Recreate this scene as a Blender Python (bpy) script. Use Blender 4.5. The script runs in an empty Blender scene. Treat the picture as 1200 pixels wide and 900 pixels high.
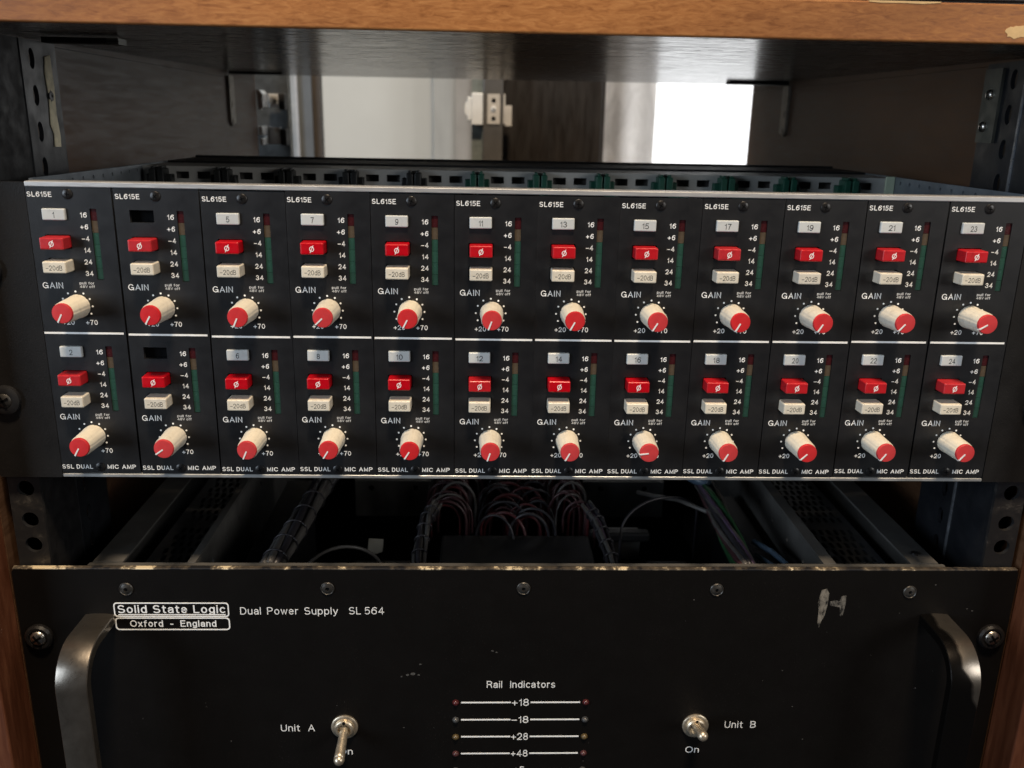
import bpy, bmesh, math, random
from mathutils import Vector, Matrix

# everything below is measured in millimetres on the real rack and scaled to metres
S = 0.001
random.seed(7)
C = bpy.context.scene.collection
scene = bpy.context.scene

# ------------------------------------------------------------------ camera
cam_d = bpy.data.cameras.new('camera')
cam = bpy.data.objects.new('camera', cam_d)
C.objects.link(cam)
cam_d.sensor_width = 36.0
cam_d.lens = 1037.0 / 1200.0 * 36.0
cam_d.clip_start = 0.01
cam_d.clip_end = 100.0
yaw, pitch, roll = 0.0362, -0.2879, 0.0193
F = Vector((math.sin(yaw)*math.cos(pitch), math.cos(yaw)*math.cos(pitch), math.sin(pitch)))
R0 = Vector((math.cos(yaw), -math.sin(yaw), 0.0))
U0 = R0.cross(F)
Rv = R0*math.cos(roll) + U0*math.sin(roll)
Uv = -R0*math.sin(roll) + U0*math.cos(roll)
M = Matrix((Rv, Uv, -F)).transposed().to_4x4()
M.translation = Vector((189.28, -381.46, 32.56)) * S
cam.matrix_world = M
cam_d.dof.use_dof = True
cam_d.dof.focus_distance = 0.40
cam_d.dof.aperture_fstop = 13.0
scene.camera = cam

# ------------------------------------------------------------------ world and lamps
world = bpy.data.worlds.new('World')
scene.world = world
world.use_nodes = True
bg = world.node_tree.nodes['Background']
bg.inputs[0].default_value = (0.80, 0.86, 1.0, 1)
bg.inputs[1].default_value = 0.022

def area(name, loc, target, sx, sy, power, color):
    d = bpy.data.lights.new(name, 'AREA')
    d.shape = 'RECTANGLE'; d.size = sx*S; d.size_y = sy*S
    d.energy = power; d.color = color
    o = bpy.data.objects.new(name, d); C.objects.link(o)
    o.location = Vector(loc)*S
    o.rotation_euler = (Vector(target)-Vector(loc)).to_track_quat('-Z', 'Y').to_euler()
    return o

area('ceiling_lamp', (300, -720, 1650), (220, 0, -80), 250, 190, 42.0, (1.0, 0.79, 0.56))
area('side_window', (1700, -1250, 420), (150, 0, 20), 500, 700, 11.0, (0.95, 0.93, 0.90))
area('room_window', (-1900, -1500, 350), (150, 0, -60), 1100, 1300, 40.0, (0.74, 0.86, 1.0))
area('rear_fill_light', (60, 880, 1900), (60, 1300, 0), 1500, 500, 30.0, (1.0, 0.97, 0.92))  # added fill that brightens the rear wall and catch, no lamp known there

vs = scene.view_settings
vs.view_transform = 'Standard'
vs.look = 'None'
vs.exposure = 0.0
vs.gamma = 1.0

# ------------------------------------------------------------------ materials
def new_mat(name):
    m = bpy.data.materials.new(name)
    m.use_nodes = True
    nt = m.node_tree
    return m, nt, nt.nodes['Principled BSDF']

def tex_coord(nt, scale=(1, 1, 1)):
    tc = nt.nodes.new('ShaderNodeTexCoord')
    mp = nt.nodes.new('ShaderNodeMapping')
    mp.inputs['Scale'].default_value = scale
    nt.links.new(tc.outputs['Object'], mp.inputs['Vector'])
    return mp.outputs['Vector']

def noise(nt, vec, scale, detail=4, rough=0.6, dist=0.0):
    n = nt.nodes.new('ShaderNodeTexNoise')
    n.inputs['Scale'].default_value = scale
    n.inputs['Detail'].default_value = detail
    n.inputs['Roughness'].default_value = rough
    n.inputs['Distortion'].default_value = dist
    nt.links.new(vec, n.inputs['Vector'])
    return n.outputs['Fac']

def ramp(nt, fac, stops):
    r = nt.nodes.new('ShaderNodeValToRGB')
    el = r.color_ramp.elements
    while len(el) < len(stops):
        el.new(0.5)
    for e, (p, c) in zip(el, stops):
        e.position = p
        e.color = (c[0], c[1], c[2], 1) if hasattr(c, '__len__') else (c, c, c, 1)
    nt.links.new(fac, r.inputs['Fac'])
    return r.outputs['Color']

def bump(nt, bsdf, h, strength, dist=0.0004):
    b = nt.nodes.new('ShaderNodeBump')
    b.inputs['Strength'].default_value = strength
    b.inputs['Distance'].default_value = dist
    nt.links.new(h, b.inputs['Height'])
    nt.links.new(b.outputs['Normal'], bsdf.inputs['Normal'])

def mat(name, color, rough=0.5, metal=0.0, var=0.15, nscale=60.0, bstr=0.0, bscale=900.0,
        stretch=(1, 1, 1), rvar=0.12, spec=0.5, coat=0.0, orand=0.0, dust=None, grime=None):
    m, nt, b = new_mat(name)
    v = tex_coord(nt, stretch)
    f = noise(nt, v, nscale, 5)
    lo = tuple(c*(1-var) for c in color); hi = tuple(min(1, c*(1+var)) for c in color)
    col = ramp(nt, f, [(0.3, lo), (0.7, hi)])
    def mixin(col, fac, other):
        mx = nt.nodes.new('ShaderNodeMix'); mx.data_type = 'RGBA'
        nt.links.new(fac, mx.inputs['Factor']); nt.links.new(col, mx.inputs['A'])
        mx.inputs['B'].default_value = (*other, 1)
        return mx.outputs['Result']
    if orand or grime:
        oi = nt.nodes.new('ShaderNodeObjectInfo')
    if grime:
        # handled plastic: smudges that differ from one piece to the next
        ad = nt.nodes.new('ShaderNodeVectorMath'); ad.operation = 'ADD'
        nt.links.new(v, ad.inputs[0]); nt.links.new(oi.outputs['Random'], ad.inputs[1])
        g = noise(nt, ad.outputs[0], 260.0, 6, 0.75, 0.8)
        col = mixin(col, ramp(nt, g, [(0.52, 0.0), (0.72, 0.55)]), grime)
    if orand:
        hs = nt.nodes.new('ShaderNodeHueSaturation')
        for sock, a0, a1 in (('Value', 1-orand, 1+orand*0.6), ('Saturation', 1-orand, 1+orand*1.5)):
            mr = nt.nodes.new('ShaderNodeMapRange')
            mr.inputs['To Min'].default_value = a0; mr.inputs['To Max'].default_value = a1
            nt.links.new(oi.outputs['Random'], mr.inputs['Value'])
            nt.links.new(mr.outputs[0], hs.inputs[sock])
        nt.links.new(col, hs.inputs['Color']); col = hs.outputs['Color']
    if dust:
        d1 = noise(nt, v, 1500.0, 2, 0.5)
        d2 = noise(nt, v, 26.0, 4, 0.65)
        ml = nt.nodes.new('ShaderNodeMath'); ml.operation = 'MULTIPLY_ADD'; ml.inputs[1].default_value = 0.25
        nt.links.new(d2, ml.inputs[0]); nt.links.new(d1, ml.inputs[2])
        col = mixin(col, ramp(nt, ml.outputs[0], [(0.80, 0.0), (0.90, 1.0)]), dust)
        st = nt.nodes.new('ShaderNodeMapping'); st.inputs['Scale'].default_value = (1, 1, 14); st.inputs['Rotation'].default_value = (0, 0.5, 0)
        nt.links.new(v, st.inputs['Vector'])
        sc_ = noise(nt, st.outputs[0], 45.0, 6, 0.8)
        col = mixin(col, ramp(nt, sc_, [(0.70, 0.0), (0.76, 0.6)]), dust)
    nt.links.new(col, b.inputs['Base Color'])
    nt.links.new(ramp(nt, noise(nt, v, nscale*2.3, 4), [(0.3, max(0.02, rough-rvar)), (0.7, min(1, rough+rvar))]), b.inputs['Roughness'])
    b.inputs['Metallic'].default_value = metal
    b.inputs['Specular IOR Level'].default_value = spec
    b.inputs['Coat Weight'].default_value = coat
    b.inputs['Coat Roughness'].default_value = 0.15
    if bstr:
        bump(nt, b, noise(nt, v, bscale, 2), bstr, 0.0002)
    return m

m_panel = mat('panel_black', (0.0085, 0.0087, 0.0100), 0.42, var=0.15, nscale=35, dust=(0.025, 0.025, 0.026), bstr=0.25, bscale=2600, rvar=0.08)
m_ear = mat('ear_black', (0.0090, 0.0083, 0.0080), 0.5, spec=0.25, dust=(0.022, 0.02, 0.018), var=0.2, nscale=30, bstr=0.35, bscale=1600)
m_psu = mat('power_supply_black', (0.0040, 0.0034, 0.0031), 0.55, var=0.1, nscale=30, bstr=0.25, spec=0.14, dust=(0.022, 0.020, 0.018), rvar=0.04, bscale=1800)
m_alu = mat('brushed_aluminium', (0.62, 0.62, 0.62), 0.42, 0.65, var=0.08, nscale=50, stretch=(1, 20, 20))
m_alu_dull = mat('dull_aluminium', (0.42, 0.43, 0.43), 0.5, 0.7, var=0.15, nscale=60)
m_zinc = mat('grey_zinc_plate', (0.26, 0.29, 0.32), 0.5, 0.55, var=0.2, nscale=50)
m_chassis = mat('grey_steel_chassis', (0.085, 0.082, 0.077), 0.6, 0.15, var=0.25, nscale=40)
m_dark_steel = mat('black_steel', (0.0095, 0.0105, 0.013), 0.42, 0.0, var=0.3, nscale=35, bstr=0.2)
m_print = mat('white_print', (0.90, 0.91, 0.90), 0.6, var=0.08, nscale=300)
m_print_thin = mat('faded_white_print', (0.72, 0.73, 0.73), 0.6, var=0.15, nscale=500)
m_red = mat('red_plastic', (0.50, 0.008, 0.015), 0.32, var=0.10, nscale=120, rvar=0.08, bstr=0.08, orand=0.035, grime=(0.22, 0.004, 0.008))
m_redcap = mat('red_cap_plastic', (0.60, 0.034, 0.038), 0.45, var=0.12, nscale=150, rvar=0.1, orand=0.03, grime=(0.42, 0.03, 0.04))
m_cream = mat('cream_plastic', (0.70, 0.655, 0.555), 0.38, var=0.06, nscale=90, rvar=0.08, bstr=0.08, orand=0.10, grime=(0.46, 0.40, 0.31))
m_knob = mat('ivory_knob_plastic', (0.74, 0.69, 0.58), 0.42, var=0.07, nscale=110, rvar=0.1, bstr=0.1, orand=0.08, grime=(0.46, 0.39, 0.29))
m_tab = mat('white_tab_plastic', (0.57, 0.60, 0.60), 0.35, var=0.06, nscale=110, rvar=0.06, orand=0.06, grime=(0.42, 0.43, 0.42))
m_ink = mat('dark_ink', (0.018, 0.018, 0.018), 0.6)
m_hole = mat('dark_recess', (0.0025, 0.0025, 0.003), 0.8, spec=0.1)
m_screw_black = mat('black_screw', (0.013, 0.012, 0.012), 0.36, 0.2, var=0.3, nscale=300)
m_screw = mat('nickel_screw', (0.62, 0.58, 0.52), 0.3, 1.0, var=0.15, nscale=400)
m_screw_dull = mat('blackened_screw', (0.055, 0.052, 0.048), 0.42, 0.6, var=0.3, nscale=300)
m_nickel = mat('worn_nickel', (0.62, 0.54, 0.42), 0.40, 0.85, var=0.12, nscale=300)
m_green_guide = mat('green_card_guide', (0.012, 0.075, 0.048), 0.45, var=0.2, nscale=200)
m_black_guide = mat('black_card_guide', (0.012, 0.013, 0.013), 0.45, var=0.2, nscale=200)
m_tape = mat('cream_tape', (0.74, 0.68, 0.50), 0.7, var=0.2, nscale=200)
m_olive = mat('olive_plate', (0.10, 0.10, 0.085), 0.45, 0.5, var=0.2, nscale=100)
m_bracket = mat('brown_painted_bracket', (0.36, 0.32, 0.27), 0.5, 0.2, var=0.25, nscale=120)
m_wall = mat('grey_wall_paint', (0.52, 0.525, 0.50), 0.8, var=0.04, nscale=6)
m_wall_shade = mat('grey_panel_paint', (0.30, 0.30, 0.285), 0.7, var=0.10, nscale=14, stretch=(5, 1, 0.6))
m_post = mat('dark_glass_frame', (0.13, 0.125, 0.12), 0.35, 0.3, var=0.25, nscale=18)
m_greyblue = mat('bluegrey_frame', (0.13, 0.145, 0.16), 0.5, 0.2, var=0.1, nscale=20)
m_door = mat('dark_brown_door', (0.012, 0.0085, 0.0062), 0.45, var=0.3, nscale=10, stretch=(6, 1, 1))
m_white = mat('white_plastic', (0.80, 0.82, 0.82), 0.4, var=0.05, nscale=100)
m_beige = mat('beige_plastic', (0.55, 0.52, 0.47), 0.5, var=0.08, nscale=100)
m_rubber_and_shade = mat('black_rubber_and_shade', (0.006, 0.006, 0.007), 0.6)
m_wire_mauve = mat('mauve_wire', (0.060, 0.026, 0.029), 0.4, var=0.4, nscale=60)
m_wire_red = mat('red_wire', (0.070, 0.015, 0.017), 0.4, var=0.3, nscale=60)
m_wire_pink = mat('pink_wire', (0.34, 0.15, 0.17), 0.4, var=0.3, nscale=60)
m_wire_grey = mat('grey_wire', (0.085, 0.079, 0.074), 0.45, var=0.3, nscale=60)
m_wire_dark = mat('black_wire', (0.028, 0.026, 0.03), 0.4, var=0.3, nscale=60)
m_wire_green = mat('green_wire', (0.02, 0.075, 0.03), 0.4, var=0.3, nscale=60)
m_wire_blue = mat('blue_wire', (0.07, 0.11, 0.16), 0.4, var=0.3, nscale=60)
m_wire_teal = mat('teal_wire', (0.05, 0.24, 0.17), 0.4, var=0.3, nscale=60)
m_wire_purple = mat('purple_wire', (0.085, 0.055, 0.095), 0.4, var=0.3, nscale=60)
m_cap_black = mat('black_capacitor', (0.007, 0.007, 0.008), 0.55, var=0.1, spec=0.2, rvar=0.03)

def wood(name, dark, mid, light, rough=0.45, axis=0, gloss_bump=0.25, along=3.2, across=34.0):
    m, nt, b = new_mat(name)
    st = [across]*3; st[axis] = along
    v = tex_coord(nt, tuple(st))
    f1 = noise(nt, v, 9.0, 8, 0.68, 0.8)
    st2 = [5.0, 5.0, 5.0]; st2[axis] = 1.4
    f2 = noise(nt, tex_coord(nt, tuple(st2)), 3.2, 4, 0.6, 0.4)
    c1 = ramp(nt, f1, [(0.25, dark), (0.5, mid), (0.75, light)])
    c2 = ramp(nt, f2, [(0.35, (0.66, 0.60, 0.56)), (0.65, (1.12, 1.08, 1.05))])
    mx = nt.nodes.new('ShaderNodeMix'); mx.data_type = 'RGBA'; mx.blend_type = 'MULTIPLY'
    mx.inputs['Factor'].default_value = 1.0
    nt.links.new(c1, mx.inputs['A']); nt.links.new(c2, mx.inputs['B'])
    nt.links.new(mx.outputs['Result'], b.inputs['Base Color'])
    nt.links.new(ramp(nt, f1, [(0.3, rough-0.08), (0.7, rough+0.1)]), b.inputs['Roughness'])
    bump(nt, b, f1, gloss_bump, 0.0003)
    return m

m_wood = wood('honey_beech', (0.19, 0.065, 0.016), (0.36, 0.148, 0.040), (0.48, 0.225, 0.068), 0.5, 0, 0.25, 16.0, 70.0)
m_trim = wood('stained_wood', (0.068, 0.020, 0.008), (0.115, 0.037, 0.015), (0.175, 0.064, 0.026), 0.5, 2)
m_lining = wood('dark_lining', (0.066, 0.031, 0.015), (0.104, 0.053, 0.027), (0.140, 0.077, 0.041), 0.5, 1)
m_patch = mat('bare_wood', (0.62, 0.42, 0.20), 0.7, var=0.12, nscale=300)

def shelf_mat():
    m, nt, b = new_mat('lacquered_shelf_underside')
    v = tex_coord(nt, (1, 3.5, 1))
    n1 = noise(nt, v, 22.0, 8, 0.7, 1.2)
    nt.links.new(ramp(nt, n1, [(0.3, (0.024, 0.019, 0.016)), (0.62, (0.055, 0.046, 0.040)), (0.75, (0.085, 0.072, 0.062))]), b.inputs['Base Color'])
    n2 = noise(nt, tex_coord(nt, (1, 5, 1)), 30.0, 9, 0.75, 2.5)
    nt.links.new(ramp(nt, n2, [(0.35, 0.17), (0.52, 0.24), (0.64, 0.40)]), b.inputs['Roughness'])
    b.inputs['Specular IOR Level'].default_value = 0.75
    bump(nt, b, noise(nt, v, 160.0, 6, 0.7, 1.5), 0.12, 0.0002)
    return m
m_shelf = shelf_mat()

def chipped_edge():
    # panel edge whose black paint has rubbed through to warm bare metal
    m, nt, b = new_mat('chipped_edge_paint')
    f1 = noise(nt, tex_coord(nt, (1, 0.2, 0.2)), 26.0, 4, 0.7)
    f2 = noise(nt, tex_coord(nt, (1, 1, 1)), 260.0, 5, 0.8)
    ad = nt.nodes.new('ShaderNodeMath'); ad.operation = 'MULTIPLY_ADD'
    ad.inputs[1].default_value = 0.35
    nt.links.new(f2, ad.inputs[0]); nt.links.new(f1, ad.inputs[2])
    nt.links.new(ramp(nt, ad.outputs[0], [(0.625, (0.008, 0.008, 0.010)), (0.65, (0.045, 0.037, 0.03)), (0.71, (0.095, 0.076, 0.055)), (0.735, (0.24, 0.195, 0.135)), (0.76, (0.82, 0.68, 0.45))]), b.inputs['Base Color'])
    b.inputs['Roughness'].default_value = 0.55
    nt.links.new(ramp(nt, ad.outputs[0], [(0.6, 0.0), (0.66, 0.25)]), b.inputs['Metallic'])
    bump(nt, b, ad.outputs[0], 0.5, 0.0005)
    return m
m_chip = chipped_edge()

def handle_mat(name, edge=None):
    # satin metal strap; with edge set, black finish is left on the inner side of that x
    m, nt, b = new_mat(name)
    f = noise(nt, tex_coord(nt), 60.0, 6, 0.7, 0.6)
    metal = ramp(nt, f, [(0.3, (0.24, 0.212, 0.18)), (0.7, (0.32, 0.286, 0.245))])
    b.inputs['Metallic'].default_value = 0.93
    if edge is None:
        nt.links.new(metal, b.inputs['Base Color'])
        nt.links.new(ramp(nt, f, [(0.3, 0.26), (0.7, 0.34)]), b.inputs['Roughness'])
    else:
        # finish rubbed off along the outer edge of the upper bend; black below it paints in shade
        tc = nt.nodes.new('ShaderNodeTexCoord'); sp = nt.nodes.new('ShaderNodeSeparateXYZ')
        nt.links.new(tc.outputs['Object'], sp.inputs[0])
        k = nt.nodes.new('ShaderNodeMath'); k.operation = 'MULTIPLY_ADD'
        nt.links.new(sp.outputs['X'], k.inputs[0]); k.inputs[1].default_value = 60.0; k.inputs[2].default_value = -60.0*edge
        kz = nt.nodes.new('ShaderNodeMath'); kz.operation = 'MULTIPLY_ADD'; kz.inputs[1].default_value = 26.0
        zz = nt.nodes.new('ShaderNodeMath'); zz.operation = 'ADD'; zz.inputs[1].default_value = 0.206; zz.use_clamp = False
        nt.links.new(sp.outputs['Z'], zz.inputs[0])
        mn = nt.nodes.new('ShaderNodeMath'); mn.operation = 'MINIMUM'; mn.inputs[1].default_value = 0.0
        nt.links.new(zz.outputs[0], mn.inputs[0])
        nt.links.new(mn.outputs[0], kz.inputs[0]); nt.links.new(k.outputs[0], kz.inputs[2])
        fl = noise(nt, tex_coord(nt), 34.0, 3, 0.5, 0.3)
        a = nt.nodes.new('ShaderNodeMath'); a.operation = 'ADD'
        nt.links.new(kz.outputs[0], a.inputs[0]); nt.links.new(fl, a.inputs[1])
        w = ramp(nt, a.outputs[0], [(0.44, 0.0), (0.54, 1.0)])
        mx = nt.nodes.new('ShaderNodeMix'); mx.data_type = 'RGBA'
        nt.links.new(w, mx.inputs['Factor']); mx.inputs['A'].default_value = (0.035, 0.032, 0.03, 1)
        nt.links.new(metal, mx.inputs['B'])
        nt.links.new(mx.outputs['Result'], b.inputs['Base Color'])
        nt.links.new(ramp(nt, a.outputs[0], [(0.47, 0.22), (0.55, 0.31)]), b.inputs['Roughness'])
    bump(nt, b, noise(nt, tex_coord(nt), 900.0, 3), 0.12, 0.0002)
    return m
m_handle_a = handle_mat('rubbed_handle_metal')
m_handle_b = handle_mat('black_worn_handle_metal', 0.4135)

def worn_rail():
    m, nt, b = new_mat('worn_black_rail')
    f = noise(nt, tex_coord(nt), 95.0, 7, 0.75, 0.8)
    nt.links.new(ramp(nt, f, [(0.50, (0.014, 0.014, 0.015)), (0.60, (0.034, 0.032, 0.031)), (0.70, (0.16, 0.148, 0.132))]), b.inputs['Base Color'])
    nt.links.new(ramp(nt, f, [(0.5, 0.0), (0.7, 0.6)]), b.inputs['Metallic'])
    b.inputs['Roughness'].default_value = 0.45
    bump(nt, b, f, 0.3, 0.0004)
    return m
m_rail = worn_rail()

def emit(name, color, strength):
    m, nt, b = new_mat(name)
    e = nt.nodes.new('ShaderNodeEmission')
    e.inputs[0].default_value = (*color, 1); e.inputs[1].default_value = strength
    nt.links.new(e.outputs[0], nt.nodes['Material Output'].inputs['Surface'])
    return m
m_day = emit('daylight_pane', (0.98, 0.99, 1.0), 1.8)

def curtain_mat():
    m, nt, b = new_mat('sheer_curtain')
    f = noise(nt, tex_coord(nt, (1.0, 1.0, 0.5)), 24.0, 8, 0.72, 1.6)
    nt.links.new(ramp(nt, f, [(0.3, (0.28, 0.25, 0.22)), (0.7, (0.52, 0.49, 0.45))]), b.inputs['Base Color'])
    b.inputs['Roughness'].default_value = 0.9
    tr = nt.nodes.new('ShaderNodeBsdfTranslucent')
    nt.links.new(ramp(nt, f, [(0.3, (0.66, 0.63, 0.60)), (0.7, (0.97, 0.95, 0.93))]), tr.inputs[0])
    mx = nt.nodes.new('ShaderNodeMixShader'); mx.inputs[0].default_value = 0.78
    nt.links.new(b.outputs[0], mx.inputs[1]); nt.links.new(tr.outputs[0], mx.inputs[2])
    nt.links.new(mx.outputs[0], nt.nodes['Material Output'].inputs['Surface'])
    return m
m_curtain = curtain_mat()

m_led_red = mat('red_lens', (0.065, 0.013, 0.014), 0.25, var=0.3, nscale=400)
m_led_clear = mat('smoked_lens', (0.06, 0.06, 0.06), 0.25, var=0.3, nscale=400)
m_led_amber = mat('amber_lens', (0.095, 0.066, 0.028), 0.25, var=0.3, nscale=400)
m_led_pink = mat('pink_lens', (0.07, 0.026, 0.027), 0.25, var=0.3, nscale=400)
m_met_r = mat('dark_red_meter', (0.046, 0.008, 0.010), 0.25, var=0.15, nscale=300, rvar=0.04)
m_met_y = mat('dull_amber_meter', (0.085, 0.064, 0.044), 0.25, var=0.15, nscale=300, rvar=0.04)
m_met_g = [mat('green_meter_%s' % w, c, 0.25, var=0.10, nscale=300, rvar=0.04) for w, c in
           (('upper', (0.023, 0.070, 0.053)), ('middle', (0.025, 0.077, 0.058)), ('lower', (0.022, 0.068, 0.052)), ('last', (0.021, 0.059, 0.046)))]

# ------------------------------------------------------------------ mesh helpers
def link(name, me, parent=None):
    o = bpy.data.objects.new(name, me)
    C.objects.link(o)
    if parent is not None:
        o.parent = parent
    return o

class MB:
    """collects shapes (mm) and links them as one mesh object"""
    def __init__(self):
        self.bm = bmesh.new()
        self.mats = []
    def _mi(self, m):
        if m not in self.mats:
            self.mats.append(m)
        return self.mats.index(m)
    def _merge(self, b, m, smooth=None):
        i = self._mi(m)
        for f in b.faces:
            f.material_index = i
            if smooth is not None:
                f.smooth = smooth
        me = bpy.data.meshes.new('tmp'); b.to_mesh(me); b.free()
        self.bm.from_mesh(me); bpy.data.meshes.remove(me)
    def box(self, x0, x1, y0, y1, z0, z1, m, bevel=0.0, seg=2, draft=0.0):
        b = bmesh.new()
        v = []
        for (x, y, z) in ((x0, y0, z0), (x1, y0, z0), (x1, y1, z0), (x0, y1, z0), (x0, y0, z1), (x1, y0, z1), (x1, y1, z1), (x0, y1, z1)):
            if draft and y == y0:
                x += draft if x == x0 else -draft
                z += draft if z == z0 else -draft
            v.append(b.verts.new((x*S, y*S, z*S)))
        for q in ((0, 3, 2, 1), (4, 5, 6, 7), (0, 1, 5, 4), (1, 2, 6, 5), (2, 3, 7, 6), (3, 0, 4, 7)):
            b.faces.new([v[k] for k in q])
        if bevel:
            bmesh.ops.bevel(b, geom=list(b.edges)+list(b.verts), offset=bevel*S, segments=seg, profile=0.5, affect='EDGES')
        self._merge(b, m)
        return self
    def lathe(self, cx, cz, prof, m, seg=24, smooth=True, ripple=0.0, nrip=0):
        """revolve profile [(r, y)] about the y axis; a first or last r of 0 closes the end"""
        b = bmesh.new()
        rings = []
        for (r, y) in prof:
            if r <= 1e-6:
                rings.append([b.verts.new((cx*S, y*S, cz*S))])
            else:
                rr = []
                for k in range(seg):
                    a = 2*math.pi*k/seg
                    q = r
                    if ripple and r > 1:
                        q = r - ripple*(max(0.0, math.cos(nrip*a))**8)
                    rr.append(b.verts.new(((cx+q*math.sin(a))*S, y*S, (cz+q*math.cos(a))*S)))
                rings.append(rr)
        for A, B in zip(rings, rings[1:]):
            if len(A) == 1 and len(B) == 1:
                continue
            for k in range(seg):
                k2 = (k+1) % seg
                if len(A) == 1: b.faces.new((A[0], B[k], B[k2]))
                elif len(B) == 1: b.faces.new((A[k2], A[k], B[0]))
                else: b.faces.new((A[k2], A[k], B[k], B[k2]))
        bmesh.ops.recalc_face_normals(b, faces=b.faces)
        for e in b.edges:
            if len(e.link_faces) == 2 and e.calc_face_angle() > 0.7:
                e.smooth = False
        self._merge(b, m, smooth)
        return self
    def tube(self, pts, r, m, seg=8, r1=None):
        b = bmesh.new()
        pts = [Vector(p) for p in pts]
        prev = None
        rings = []
        n = None
        for i, p in enumerate(pts):
            t = (pts[min(i+1, len(pts)-1)] - pts[max(i-1, 0)]).normalized()
            if n is None:
                n = t.orthogonal().normalized()
            else:
                n = (n - t*n.dot(t)).normalized()
            w = t.cross(n)
            rad = r if r1 is None else r + (r1-r)*i/(len(pts)-1)
            rings.append([b.verts.new((p + (n*math.cos(2*math.pi*k/seg) + w*math.sin(2*math.pi*k/seg))*rad)*S) for k in range(seg)])
        for A, B in zip(rings, rings[1:]):
            for k in range(seg):
                b.faces.new((A[k], A[(k+1) % seg], B[(k+1) % seg], B[k]))
        b.faces.new(rings[0][::-1]); b.faces.new(rings[-1])
        bmesh.ops.recalc_face_normals(b, faces=b.faces)
        self._merge(b, m, True)
        return self
    def poly(self, pts, y0, y1, m):
        """outline [(x,z)] extruded from y0 (front) to y1"""
        b = bmesh.new()
        A = [b.verts.new((x*S, y0*S, z*S)) for x, z in pts]
        B = [b.verts.new((x*S, y1*S, z*S)) for x, z in pts]
        b.faces.new(A); b.faces.new(B[::-1])
        for k in range(len(pts)):
            j = (k+1) % len(pts)
            b.faces.new((A[k], A[j], B[j], B[k]))
        bmesh.ops.recalc_face_normals(b, faces=b.faces)
        self._merge(b, m)
        return self
    def sweep(self, path, prof, m, smooth=False):
        """sweep a closed section [(x, n)] along a path of (y, z, ny, nz)"""
        b = bmesh.new()
        rings = [[b.verts.new((px*S, (y+n*ny)*S, (z+n*nz)*S)) for px, n in prof] for (y, z, ny, nz) in path]
        k_ = len(prof)
        for A, B in zip(rings, rings[1:]):
            for k in range(k_):
                b.faces.new((A[k], A[(k+1) % k_], B[(k+1) % k_], B[k]))
        b.faces.new(rings[0]); b.faces.new(rings[-1][::-1])
        bmesh.ops.recalc_face_normals(b, faces=b.faces)
        for e in b.edges:
            if len(e.link_faces) == 2 and e.calc_face_angle() > 0.6:
                e.smooth = False
        self._merge(b, m, smooth)
        return self
    def mesh(self, me, mw, m):
        b = bmesh.new(); b.from_mesh(me); b.transform(mw)
        self._merge(b, m)
        return self
    def me(self, name):
        me = bpy.data.meshes.new(name)
        self.bm.to_mesh(me); self.bm.free()
        for m in self.mats:
            me.materials.append(m)
        return me
    def build(self, name, parent=None):
        return link(name, self.me(name), parent)

def curve_mesh(c):
    o = bpy.data.objects.new('tmp_curve', c); C.objects.link(o)
    bpy.context.view_layer.update()
    dg = bpy.context.evaluated_depsgraph_get()
    me = bpy.data.meshes.new_from_object(o.evaluated_get(dg))
    bpy.data.objects.remove(o); bpy.data.curves.remove(c)
    return me

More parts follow.
